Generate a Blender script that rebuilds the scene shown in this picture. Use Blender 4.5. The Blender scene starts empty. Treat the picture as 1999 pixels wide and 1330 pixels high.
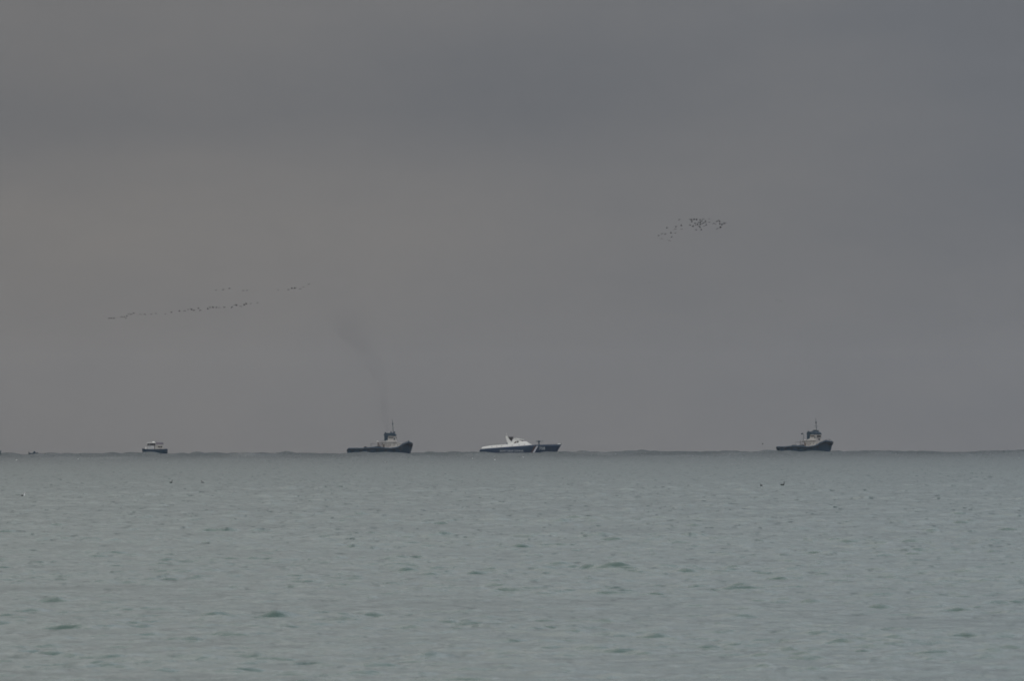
import bpy, bmesh, math, random
import numpy as np
from mathutils import Vector, Matrix

# ------------------------------------------------------------------ camera, sky, sun
S = bpy.context.scene
COL = S.collection
R_E = 6.371e6            # the sea is curved like the real one
H = 4.0                  # eye height above the water
F = 27000.0              # focal length in photo pixels (photo 1999 wide)
PW, PH = 1999.0, 1330.0
PITCH, ROLL = 0.00709, -0.0031

cam = bpy.data.cameras.new('camera')
camo = bpy.data.objects.new('camera', cam); COL.objects.link(camo)
cam.sensor_width = 36.0
cam.lens = 36.0 * F / PW
cam.clip_start = 0.5
cam.clip_end = 60000
camo.location = (0, 0, H)
ROT = Matrix.Rotation(math.pi/2 + PITCH, 3, 'X') @ Matrix.Rotation(ROLL, 3, 'Z')
camo.rotation_euler = ROT.to_euler()
cam.dof.use_dof = True
cam.dof.focus_distance = 5500
cam.dof.aperture_fstop = 16.0
S.camera = camo

S.view_settings.view_transform = 'Standard'
S.view_settings.look = 'None'
S.view_settings.exposure = 0
S.view_settings.gamma = 1
S.cycles.filter_width = 1.8     # a slightly soft long lens

SUN_EL, SUN_AZ = math.radians(38), math.radians(215)   # azimuth clockwise from +Y

def world():
    w = bpy.data.worlds.new('World'); S.world = w; w.use_nodes = True
    nt = w.node_tree; N = nt.nodes; L = nt.links; N.clear()
    def n(t, **k):
        o = N.new(t)
        for a, b in k.items(): setattr(o, a, b)
        return o
    def m(op, a, b=None, c=None):
        o = n('ShaderNodeMath', operation=op)
        for i, v in enumerate((a, b, c)):
            if v is None: continue
            if isinstance(v, (int, float)): o.inputs[i].default_value = v
            else: L.new(v, o.inputs[i])
        return o.outputs[0]
    tc = n('ShaderNodeTexCoord')
    sep = n('ShaderNodeSeparateXYZ'); L.new(tc.outputs['Generated'], sep.inputs[0])
    X, Y, Z = sep.outputs
    az = m('ARCTAN2', X, Y)
    # soft clouds, long and low
    mp = n('ShaderNodeMapping'); mp.inputs['Scale'].default_value = (34, 34, 95)
    L.new(tc.outputs['Generated'], mp.inputs[0])
    nz = n('ShaderNodeTexNoise'); nz.inputs['Scale'].default_value = 1.0; nz.inputs['Detail'].default_value = 5
    nz.inputs['Roughness'].default_value = 0.5
    L.new(mp.outputs[0], nz.inputs['Vector'])
    # broad cloud deck brighter towards the zenith
    ramp = n('ShaderNodeValToRGB'); L.new(Z, ramp.inputs[0])
    cr = ramp.color_ramp; cr.interpolation = 'B_SPLINE'
    def setc(e, p, c): e.position = p; e.color = (*[v/20 for v in c], 1)
    setc(cr.elements[0], 0.0, HOR)
    setc(cr.elements[1], 1.0, ZEN)
    for p, c in ((0.06, HOR), (0.12, MID0), (0.31, MID1)):
        e = cr.elements.new(p); setc(e, p, c)
    def lobe(px, py, sx, sy, amp):
        a0 = (px-1000)/F; e0 = (884-py)/F
        dx = m('MULTIPLY', m('SUBTRACT', az, a0), F/sx)
        dz = m('MULTIPLY', m('SUBTRACT', Z, e0), F/sy)
        r = m('ADD', m('MULTIPLY', dx, dx), m('MULTIPLY', dz, dz))
        return m('MULTIPLY', m('EXPONENT', m('MULTIPLY', r, -1.0)), amp)
    tot = m('MULTIPLY', m('SUBTRACT', nz.outputs['Fac'], 0.5), 0.2)
    mp2 = n('ShaderNodeMapping'); mp2.inputs['Scale'].default_value = (150, 150, 330)
    L.new(tc.outputs['Generated'], mp2.inputs[0])
    nz2 = n('ShaderNodeTexNoise'); nz2.inputs['Scale'].default_value = 1.0; nz2.inputs['Detail'].default_value = 8; nz2.inputs['Roughness'].default_value = 0.7
    L.new(mp2.outputs[0], nz2.inputs['Vector'])
    tot = m('ADD', tot, m('MULTIPLY', m('SUBTRACT', nz2.outputs['Fac'], 0.5), 0.09))
    for a in LOBES: tot = m('ADD', tot, lobe(*a))
    gain = m('MULTIPLY', m('ADD', tot, 1.0), 20.0)
    hsv = n('ShaderNodeVectorMath', operation='SCALE'); L.new(ramp.outputs[0], hsv.inputs[0]); L.new(gain, hsv.inputs['Scale'])
    # cooler towards the right, warmer to the left
    t = m('MULTIPLY_ADD', az, 13.0, 0.42)
    t = m('MINIMUM', m('MAXIMUM', t, 0.0), 1.0)
    cool = m('ADD', m('MULTIPLY_ADD', tot, -2.6, m('MULTIPLY', t, 0.55)), m('MULTIPLY', m('MAXIMUM', m('MINIMUM', m('MULTIPLY', Z, 30.0), 1.0), 0.0), 0.35))
    tint = n('ShaderNodeMix', data_type='RGBA'); L.new(cool, tint.inputs[0])
    tint.inputs[6].default_value = (1.03, 0.998, 0.975, 1); tint.inputs[7].default_value = (0.92, 0.985, 1.10, 1)
    mul = n('ShaderNodeVectorMath', operation='MULTIPLY'); L.new(hsv.outputs[0], mul.inputs[0]); L.new(tint.outputs[2], mul.inputs[1])
    sky = n('ShaderNodeTexSky', sky_type='NISHITA'); sky.sun_disc = False
    sky.sun_elevation = SUN_EL; sky.sun_rotation = SUN_AZ
    sc = n('ShaderNodeVectorMath', operation='SCALE'); L.new(sky.outputs[0], sc.inputs[0]); sc.inputs['Scale'].default_value = 0.01
    ad = n('ShaderNodeVectorMath', operation='ADD'); L.new(mul.outputs[0], ad.inputs[0]); L.new(sc.outputs[0], ad.inputs[1])
    bg = n('ShaderNodeBackground'); L.new(ad.outputs[0], bg.inputs[0]); bg.inputs[1].default_value = 0.1
    out = n('ShaderNodeOutputWorld'); L.new(bg.outputs[0], out.inputs[0])

HOR = (1.61, 1.605, 1.60)
MID0 = (1.85, 1.87, 1.87)
MID1 = (7.9, 7.85, 7.7)
ZEN = (10.0, 10.0, 9.8)
LOBES = [(60, 250, 620, 90, -0.10), (1020, 235, 420, 130, -0.09), (1450, 90, 500, 130, -0.07),
         (2000, 120, 330, 480, -0.09), (350, 480, 700, 230, 0.035), (700, 20, 330, 90, 0.03),
         (120, 90, 300, 90, -0.02), (1560, 0, 120, 60, 0.05), (1900, 700, 500, 200, -0.02), (1000, 900, 4000, 230, -0.075)]
world()

sun = bpy.data.lights.new('sun', 'SUN'); sun.energy = 0.6; sun.angle = math.radians(25); sun.color = (1, 0.97, 0.93)
suno = bpy.data.objects.new('sun', sun); COL.objects.link(suno)
sd = Vector((math.sin(SUN_AZ)*math.cos(SUN_EL), math.cos(SUN_AZ)*math.cos(SUN_EL), math.sin(SUN_EL)))
suno.rotation_euler = sd.to_track_quat('Z', 'Y').to_euler()

# ------------------------------------------------------------------ helpers
def ray(px, py):
    return (ROT @ Vector(((px-PW/2)/F, -(py-PH/2)/F, -1))).normalized()
def at(px, py, d):
    """point seen at photo pixel (px, py), d metres ahead"""
    v = ray(px, py); return Vector((0, 0, H)) + v*(d/v.y)
def sea_level(x, y): return -(x*x+y*y)/(2*R_E)

def tag(o, label=None, cat=None, group=None, kind=None):
    if label: o['label'] = label
    if cat: o['category'] = cat
    if group: o['group'] = group
    if kind: o['kind'] = kind
    return o
def empty(name, loc=(0, 0, 0), rz=0):
    o = bpy.data.objects.new(name, None); o.location = loc; o.rotation_euler = (0, 0, rz)
    o.empty_display_size = 1; COL.objects.link(o); return o
def children(o): return [c for c in bpy.data.objects if c.parent == o]
def copy_tree(o, parent=None):
    c = o.copy(); COL.objects.link(c)
    if parent: c.parent = parent
    for ch in children(o): copy_tree(ch, c)
    return c

def mat(name, col, rough=0.5, metal=0.0, var=0.0, scale=1.5, col2=None, spec=0.5):
    m = bpy.data.materials.new(name); m.use_nodes = True
    nt = m.node_tree; b = nt.nodes['Principled BSDF']
    b.inputs['Base Color'].default_value = (*col, 1); b.inputs['Roughness'].default_value = rough
    b.inputs['Metallic'].default_value = metal; b.inputs['Specular IOR Level'].default_value = spec
    if var > 0:
        tc = nt.nodes.new('ShaderNodeTexCoord'); nz = nt.nodes.new('ShaderNodeTexNoise')
        nz.inputs['Scale'].default_value = scale; nz.inputs['Detail'].default_value = 6; nz.inputs['Roughness'].default_value = 0.65
        nt.links.new(tc.outputs['Object'], nz.inputs['Vector'])
        r = nt.nodes.new('ShaderNodeValToRGB'); r.color_ramp.elements[0].position = 0.38; r.color_ramp.elements[1].position = 0.68
        r.color_ramp.elements[0].color = (*col, 1)
        c2 = col2 if col2 else tuple(c*(1-var) for c in col)
        r.color_ramp.elements[1].color = (*c2, 1)
        nt.links.new(nz.outputs['Fac'], r.inputs[0]); nt.links.new(r.outputs[0], b.inputs['Base Color'])
    return m
M = dict(
    tughull=mat('tug_hull_paint', (0.001, 0.032, 0.075), 0.45, var=.4, scale=.6, col2=(0.004, 0.040, 0.066), spec=.3),
    rubber=mat('rubber', (0.004, 0.015, 0.026), 0.85, spec=.2),
    deck=mat('deck_paint', (0.05, 0.055, 0.055), 0.8, var=.4, scale=1.2),
    cream=mat('weathered_white_paint', (0.44, 0.43, 0.40), 0.6, var=.4, scale=.8, col2=(0.22, 0.20, 0.19)),
    white=mat('white_paint', (0.80, 0.79, 0.75), 0.4, var=.12, scale=.4),
    dark=mat('dark_blue_paint', (0.003, 0.026, 0.048), 0.6, spec=.3),
    glass=mat('dark_glass', (0.02, 0.022, 0.025), 0.12),
    grey=mat('grey_paint', (0.16, 0.165, 0.17), 0.55, var=.3, scale=2),
    brown=mat('rusty_steel', (0.09, 0.06, 0.05), 0.8, var=.5, scale=2),
    navy=mat('navy_hull_paint', (0.005, 0.030, 0.080), 0.35, var=.25, scale=.25, col2=(0.008, 0.032, 0.060), spec=.35),
    red=mat('red_paint', (0.055, 0.03, 0.035), 0.5),
    stripew=mat('stripe_white_paint', (0.55, 0.56, 0.6), 0.5),
    letter=mat('lettering_paint', (0.5, 0.54, 0.56), 0.5),
    boatblue=mat('blue_hull_paint', (0.006, 0.032, 0.07), 0.45, var=.3, scale=.6, col2=(0.008, 0.034, 0.055), spec=.35),
    cabin=mat('dull_white_paint', (0.5, 0.5, 0.5), 0.6, var=.5, scale=1.5),
    canvas=mat('grey_canvas', (0.16, 0.145, 0.17), 0.9),
    feather=mat('black_feathers', (0.02, 0.021, 0.023), 0.8, spec=.2),
    gull=mat('white_feathers', (0.8, 0.8, 0.8), 0.8), gullwing=mat('grey_feathers', (0.33, 0.34, 0.36), 0.8),
    bill=mat('bill', (0.3, 0.14, 0.05), 0.6),
    clothes=mat('dark_clothes', (0.03, 0.028, 0.03), 0.9),
)

def link(name, bm, material, parent=None, smooth=False):
    bmesh.ops.recalc_face_normals(bm, faces=bm.faces)
    me = bpy.data.meshes.new(name); bm.to_mesh(me); bm.free()
    for mm in (material if isinstance(material, (list, tuple)) else [material]): me.materials.append(mm)
    if smooth:
        for p in me.polygons: p.use_smooth = True
    o = bpy.data.objects.new(name, me); COL.objects.link(o)
    if parent: o.parent = parent
    return o

def prism(pts, y0, y1, taper=1.0, bm=None):
    """side outline (x,z) extruded across the ship from y0 to y1"""
    bm = bm or bmesh.new()
    cy = (y0+y1)/2
    cx = sum(p[0] for p in pts)/len(pts)
    a = [bm.verts.new((p[0], y0, p[1])) for p in pts]
    b = [bm.verts.new((p[0], y1, p[1])) for p in pts]
    bm.faces.new(a); bm.faces.new(list(reversed(b)))
    n = len(pts)
    for i in range(n):
        bm.faces.new((a[i], b[i], b[(i+1) % n], a[(i+1) % n]))
    return bm
def house(pts, hw_bottom, hw_top, bev=0.06):
    """side outline (x,z) with sides leaning inward towards the top"""
    zs = [p[1] for p in pts]; z0, z1 = min(zs), max(zs)
    bm = bmesh.new()
    def hw(z): return hw_bottom + (hw_top-hw_bottom)*((z-z0)/(z1-z0+1e-9))
    a = [bm.verts.new((p[0], -hw(p[1]), p[1])) for p in pts]
    b = [bm.verts.new((p[0], hw(p[1]), p[1])) for p in pts]
    bm.faces.new(a); bm.faces.new(list(reversed(b)))
    n = len(pts)
    for i in range(n): bm.faces.new((a[i], b[i], b[(i+1) % n], a[(i+1) % n]))
    if bev: bmesh.ops.bevel(bm, geom=bm.edges[:], offset=bev, segments=1, affect='EDGES', clamp_overlap=True)
    return bm
def box(x0, x1, y0, y1, z0, z1, bm=None):
    return prism([(x0, z0), (x1, z0), (x1, z1), (x0, z1)], y0, y1, bm=bm)
def tube(p0, p1, r0, r1=None, bm=None, n=8):
    bm = bm or bmesh.new(); r1 = r0 if r1 is None else r1
    p0, p1 = Vector(p0), Vector(p1); d = p1-p0
    q = d.to_track_quat('Z', 'Y').to_matrix()
    a, b = [], []
    for i in range(n):
        t = 2*math.pi*i/n; v = q @ Vector((math.cos(t), math.sin(t), 0))
        a.append(bm.verts.new(p0+v*r0)); b.append(bm.verts.new(p1+v*r1))
    for i in range(n): bm.faces.new((a[i], a[(i+1) % n], b[(i+1) % n], b[i]))
    bm.faces.new(list(reversed(a))); bm.faces.new(b)
    return bm
def path(pts, r, bm=None):
    bm = bm or bmesh.new()
    for a, b in zip(pts[:-1], pts[1:]): tube(a, b, r, bm=bm, n=6)
    return bm
def torus(c, R, r, axis='Y', bm=None, n=14, k=6):
    bm = bm or bmesh.new(); g = []
    for i in range(n):
        t = 2*math.pi*i/n; row = []
        for j in range(k):
            s = 2*math.pi*j/k; rr = R + r*math.cos(s)
            if axis == 'Y': v = (c[0]+rr*math.cos(t), c[1]+r*math.sin(s), c[2]+rr*math.sin(t))
            else: v = (c[0]+r*math.sin(s), c[1]+rr*math.cos(t), c[2]+rr*math.sin(t))
            row.append(bm.verts.new(v))
        g.append(row)
    for i in range(n):
        for j in range(k):
            bm.faces.new((g[i][j], g[(i+1) % n][j], g[(i+1) % n][(j+1) % k], g[i][(j+1) % k]))
    return bm
def hull(st, bulwark, zk=-1.8):
    """st: stations stern->bow (x_deck, z_deck, halfbeam_deck, x_wl, halfbeam_wl). bulwark: depth of the deck below the rail"""
    bm = bmesh.new(); rings = []
    for (xd, zd, bd, xw, bw) in st:
        def P(s, f):    # f: 0 rail .. 1 waterline with slight flare
            x = xd+(xw-xd)*f; b = bd+(bw-bd)*(f**0.7); z = zd*(1-f)
            return (x, s*b, z)
        row = [P(-1, 0), P(-1, .25), P(-1, .6), P(-1, 1), (xw, -bw*.8, zk*.6), (xw-.2, 0, zk),
               (xw, bw*.8, zk*.6), P(1, 1), P(1, .6), P(1, .25), P(1, 0)]
        # inner face of the bulwark down to the deck, so that the hull reads as open
        t = min(0.12, bd*.3)
        row += [(xd, bd-t, zd), (xd, max(bd-t*1.6, 0.01), zd-bulwark), (xd, -max(bd-t*1.6, 0.01), zd-bulwark), (xd, -(bd-t), zd)]
        rings.append([bm.verts.new(v) for v in row])
    n = len(rings[0])
    for a, b in zip(rings[:-1], rings[1:]):
        for i in range(n): bm.faces.new((a[i], a[(i+1) % n], b[(i+1) % n], b[i]))
    bm.faces.new(rings[0]); bm.faces.new(list(reversed(rings[-1])))
    return bm
def interp(pts, x):
    for (x0, y0), (x1, y1) in zip(pts[:-1], pts[1:]):
        if x <= x1: return y0 + (y1-y0)*(x-x0)/(x1-x0) if x1 > x0 else y1
    return pts[-1][1]

# ------------------------------------------------------------------ the sea
rng = np.random.default_rng(11)
WAVES = []
def add_waves(n, l0, l1, slope, spread, mean=0.0, zone=0):
    ls = np.exp(np.linspace(math.log(l0), math.log(l1), n)) * np.exp(rng.uniform(-.06, .06, n))
    for l in ls:
        k = 2*math.pi/l; th = mean + rng.normal(0, spread)
        WAVES.append((k*math.sin(th), k*math.cos(th), slope/k, rng.uniform(0, 2*math.pi), zone))
add_waves(90, 0.26, 1.3, 0.0355, 0.62)
add_waves(36, 1.1, 3.8, 0.0115, 0.65, .12, 2)
add_waves(12, 4.0, 14, 0.006, 0.9, .12)
add_waves(24, 12.0, 44.0, 0.031, 0.85, .1, 1)
add_waves(12, 6.0, 17.0, 0.032, 0.2, 1.42, 1)     # rougher open water near the horizon

def patchiness(x, y):
    """gusts: where the small waves are stronger or weaker"""
    p = np.zeros_like(x)
    for (lx, ly, ph, a) in ((23, 70, .3, .30), (-41, 52, 1.9, .26), (13, -31, 4.0, .2), (67, 140, 2.2, .3), (-9, 24, 5.1, .18), (31, 17, .9, .16)):
        p += a*np.sin(x*2*math.pi/lx + y*2*math.pi/ly + ph)
    q = np.zeros_like(x)
    for (lx, ly, ph, a) in ((2.3, 7.1, .4, .3), (-3.7, 5.2, 2.9, .3), (1.7, -3.9, 4.4, .25), (5.1, 11.3, 1.2, .3), (-1.3, 2.9, 3.3, .2), (7.9, -4.6, .8, .25)):
        q += a*np.sin(x*2*math.pi/lx + y*2*math.pi/ly + ph)
    return np.clip(0.80 + 0.45*p, 0.3, 1.6)*np.clip(0.78 + 0.75*q, 0.3, 1.8)

def wave_height(x, y, sx=0.05, sy=0.05):
    r = np.hypot(x, y)
    far = np.clip((r-2200)/3000, 0, 1)**1.5
    g = patchiness(x, y); z = np.zeros_like(x)
    off = 1+1.5*np.clip((r-330)/800, 0, 1)      # choppier away from the shelter of the shore
    grp = np.clip(.85+.5*np.sin(x*2*math.pi/37+.002*y)+.45*np.sin(x*2*math.pi/83-.003*y+2)+.35*np.sin(x*2*math.pi/151+.006*y+4), .25, 1.9)   # swell comes in groups
    fm = float(np.max(far)); smx, smy = float(np.min(sx)), float(np.min(sy))
    for kx, ky, a, ph, zone in WAVES:
        if (zone == 1 and fm <= 0) or (abs(kx)*smx/1.9)**2+(abs(ky)*smy/1.9)**2 > 7: continue
        c = abs(kx)*sx; d = abs(ky)*sy
        att = np.exp(-(c/1.9)**2-(d/1.9)**2)
        amp = far*grp if zone == 1 else (g if zone == 0 else g*off)
        z += amp*att*a*np.sin(kx*x+ky*y+ph)
    return z

def build_sea():
    # rings of growing spacing, columns fine in the middle and coarse all the way round
    rs = [0.5]; 
    while rs[-1] < 203: rs.append(min(rs[-1]*1.05+0.3, 204))
    while rs[-1] < 450: rs.append(rs[-1]+0.11)
    while rs[-1] < 7700: rs.append(rs[-1]+0.11*(rs[-1]/450)**1.7)
    while rs[-1] < 16000: rs.append(rs[-1]*1.01)
    rs = np.array(rs)
    th = list(np.arange(-0.041, 0.0410001, 2.3e-4))
    s = 2.3e-4
    right = []; t = th[-1]
    while t < 0.16: s = min(s*1.04, 1.5e-3); t += s; right.append(t)
    while t < math.pi*0.985: s = min(s*1.22, .12); t += s; right.append(t)
    th = [-v for v in reversed(right)] + th + right
    th = np.array(th)
    dr = np.gradient(rs); dt = np.gradient(th)
    RR, TT = np.meshgrid(rs, th, indexing='ij')
    DR = np.repeat(dr[:, None], len(th), 1); DT = np.repeat(dt[None, :], len(rs), 0)
    X = RR*np.sin(TT); Y = RR*np.cos(TT)
    sx = RR*DT*np.abs(np.cos(TT)) + DR*np.abs(np.sin(TT)); sy = DR*np.abs(np.cos(TT)) + RR*DT*np.abs(np.sin(TT))
    Z = np.empty_like(X)
    for i in range(0, len(rs), 200):
        sl = slice(i, i+200); Z[sl] = wave_height(X[sl], Y[sl], sx[sl], sy[sl])
    Z += -(RR*RR)/(2*R_E)
    nr, nt = X.shape
    co = np.stack((X, Y, Z), -1).reshape(-1, 3).astype(np.float32)
    idx = np.arange(nr*nt).reshape(nr, nt)
    q = np.stack((idx[:-1, :-1], idx[:-1, 1:], idx[1:, 1:], idx[1:, :-1]), -1).reshape(-1, 4)[:, ::-1]
    qc = np.stack((idx[:-1, -1], idx[:-1, 0], idx[1:, 0], idx[1:, -1]), -1)[:, ::-1]
    q = np.concatenate((q, qc)).astype(np.int32)
    centre = idx[0][::-1].astype(np.int32)
    nf = len(q)
    me = bpy.data.meshes.new('sea')
    me.vertices.add(len(co)); me.vertices.foreach_set('co', co.ravel())
    loops = np.concatenate((q.ravel(), centre))
    me.loops.add(len(loops)); me.loops.foreach_set('vertex_index', loops)
    me.polygons.add(nf+1)
    ls = np.concatenate((np.arange(nf)*4, [nf*4])).astype(np.int32)
    lt = np.concatenate((np.full(nf, 4), [nt])).astype(np.int32)
    me.polygons.foreach_set('loop_start', ls); me.polygons.foreach_set('loop_total', lt)
    me.polygons.foreach_set('use_smooth', np.ones(nf+1, dtype=bool))
    me.update(calc_edges=True); me.validate()
    if me.polygons[0].normal.z < 0: me.flip_normals()
    o = bpy.data.objects.new('sea', me); COL.objects.link(o)
    tag(o, kind='structure')
    m = bpy.data.materials.new('sea_water'); m.use_nodes = True
    nt_ = m.node_tree; N = nt_.nodes; L = nt_.links; b = N['Principled BSDF']
    b.inputs['IOR'].default_value = 1.333
    tc = N.new('ShaderNodeTexCoord')
    # water body colour: slightly different patches of green
    mp0 = N.new('ShaderNodeMapping'); mp0.inputs['Scale'].default_value = (.02, .007, .02); L.new(tc.outputs['Object'], mp0.inputs[0])
    n0 = N.new('ShaderNodeTexNoise'); n0.inputs['Scale'].default_value = 1; n0.inputs['Detail'].default_value = 4; L.new(mp0.outputs[0], n0.inputs['Vector'])
    cr = N.new('ShaderNodeValToRGB'); cr.color_ramp.elements[0].position = .35; cr.color_ramp.elements[1].position = .65
    cr.color_ramp.elements[0].color = (*SEA_A, 1); cr.color_ramp.elements[1].color = (*SEA_B, 1)
    L.new(n0.outputs['Fac'], cr.inputs[0])
    # base colour darkens bluish with distance: dimmer reflection of far waves, painted in
    sp = N.new('ShaderNodeSeparateXYZ'); L.new(tc.outputs['Object'], sp.inputs[0])
    mr = N.new('ShaderNodeMapRange'); mr.interpolation_type = 'SMOOTHSTEP'; L.new(sp.outputs[1], mr.inputs[0])
    mr.inputs[1].default_value = 1500; mr.inputs[2].default_value = 4800
    mx = N.new('ShaderNodeMix'); mx.data_type = 'RGBA'; L.new(mr.outputs[0], mx.inputs[0]); L.new(cr.outputs[0], mx.inputs[6])
    ro = N.new('ShaderNodeMapRange'); L.new(mr.outputs[0], ro.inputs[0]); ro.inputs[3].default_value = SEA_ROUGH; ro.inputs[4].default_value = .19
    # catspaws: ripples of uneven strength at every size
    mpr = N.new('ShaderNodeMapping'); mpr.inputs['Scale'].default_value = (1.3, .2, .5); L.new(tc.outputs['Object'], mpr.inputs[0])
    nr_ = N.new('ShaderNodeTexNoise'); nr_.inputs['Scale'].default_value = 1; nr_.inputs['Detail'].default_value = 7; nr_.inputs['Roughness'].default_value = .75; L.new(mpr.outputs[0], nr_.inputs['Vector'])
    mm = N.new('ShaderNodeMapRange'); L.new(nr_.outputs['Fac'], mm.inputs[0]); mm.inputs[1].default_value = .3; mm.inputs[2].default_value = .7; mm.inputs[3].default_value = .3; mm.inputs[4].default_value = 1.8
    mu = N.new('ShaderNodeMath'); mu.operation = 'MULTIPLY'; L.new(ro.outputs[0], mu.inputs[0]); L.new(mm.outputs[0], mu.inputs[1])
    L.new(mu.outputs[0], b.inputs['Roughness'])
    mx.inputs[7].default_value = (0.006, 0.014, 0.02, 1); L.new(mx.outputs[2], b.inputs['Base Color'])
    b.inputs['Roughness'].default_value = SEA_ROUGH
    mp = N.new('ShaderNodeMapping'); mp.inputs['Scale'].default_value = (1.0, 1.4, 1.0); L.new(tc.outputs['Object'], mp.inputs[0])
    n1 = N.new('ShaderNodeTexNoise'); n1.inputs['Scale'].default_value = 4.5; n1.inputs['Detail'].default_value = 3; L.new(mp.outputs[0], n1.inputs['Vector'])
    bp = N.new('ShaderNodeBump'); bp.inputs['Distance'].default_value = 0.05; bp.inputs['Strength'].default_value = .6
    L.new(n1.outputs['Fac'], bp.inputs['Height']); L.new(bp.outputs[0], b.inputs['Normal'])
    sf = N.new('ShaderNodeMapRange'); sf.interpolation_type = 'SMOOTHSTEP'; L.new(sp.outputs[1], sf.inputs[0])
    sf.inputs[1].default_value = 2400; sf.inputs[2].default_value = 6000; sf.inputs[3].default_value = .5; sf.inputs[4].default_value = .3
    L.new(sf.outputs[0], b.inputs['Specular IOR Level'])
    # dark diffuse by distance and streaks, painting the weaker reflection off steep wave fronts
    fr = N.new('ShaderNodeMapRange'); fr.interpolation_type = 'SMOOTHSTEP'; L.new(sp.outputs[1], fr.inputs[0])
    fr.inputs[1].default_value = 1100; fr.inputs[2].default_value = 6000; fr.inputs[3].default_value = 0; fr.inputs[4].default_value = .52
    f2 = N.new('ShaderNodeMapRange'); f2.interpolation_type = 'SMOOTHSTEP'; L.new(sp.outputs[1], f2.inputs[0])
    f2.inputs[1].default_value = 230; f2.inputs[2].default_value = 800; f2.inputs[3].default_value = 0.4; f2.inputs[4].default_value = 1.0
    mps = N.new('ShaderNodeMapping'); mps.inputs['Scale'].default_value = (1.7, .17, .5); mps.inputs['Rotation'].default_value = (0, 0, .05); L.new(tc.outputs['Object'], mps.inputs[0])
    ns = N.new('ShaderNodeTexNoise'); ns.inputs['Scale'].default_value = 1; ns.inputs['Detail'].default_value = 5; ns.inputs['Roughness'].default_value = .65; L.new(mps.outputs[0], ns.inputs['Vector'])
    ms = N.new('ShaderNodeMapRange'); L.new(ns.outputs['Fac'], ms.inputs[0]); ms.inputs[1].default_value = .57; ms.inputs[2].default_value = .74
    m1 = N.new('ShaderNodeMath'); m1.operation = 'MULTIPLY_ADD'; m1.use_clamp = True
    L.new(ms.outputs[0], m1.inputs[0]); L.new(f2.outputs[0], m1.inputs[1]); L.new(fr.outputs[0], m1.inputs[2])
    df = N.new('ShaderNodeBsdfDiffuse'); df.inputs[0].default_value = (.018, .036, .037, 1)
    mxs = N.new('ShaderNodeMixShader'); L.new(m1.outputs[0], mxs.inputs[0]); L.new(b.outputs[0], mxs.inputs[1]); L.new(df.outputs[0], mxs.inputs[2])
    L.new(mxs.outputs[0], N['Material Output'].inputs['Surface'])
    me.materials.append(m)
    return o
SEA_A = (0.040, 0.080, 0.068)
SEA_B = (0.054, 0.096, 0.081)
SEA_ROUGH = 0.16
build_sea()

def water_point(px, py):
    """where the line of sight through (px,py) meets the mean sea surface"""
    v = ray(px, py); o = Vector((0, 0, H)); d = 100.0
    a = -v.z/v.y
    # H - a d + d^2/2R = 0
    disc = a*a - 4*H/(2*R_E)
    d = (a - math.sqrt(max(disc, 0)))*R_E
    p = o + v*(d/v.y)
    # first wave face that the line of sight really meets
    ys = np.arange(d*.75, d*1.3, .25); xs = o.x+v.x/v.y*ys; zs = o.z+v.z/v.y*ys
    gs = .11*max(1, d/450)**1.7
    w = wave_height(xs, ys, 2.3e-4*ys, np.full_like(ys, gs))-(xs*xs+ys*ys)/(2*R_E)
    hit = np.argmax(w > zs)
    if w[hit] > zs[hit]: return Vector((xs[hit], ys[hit], w[hit])), 0.0
    return Vector((p.x, p.y, sea_level(p.x, p.y))), 0.0
def ship_at(px, d):
    p = at(px, 884, d); return Vector((p.x, p.y, sea_level(p.x, p.y)))

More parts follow.
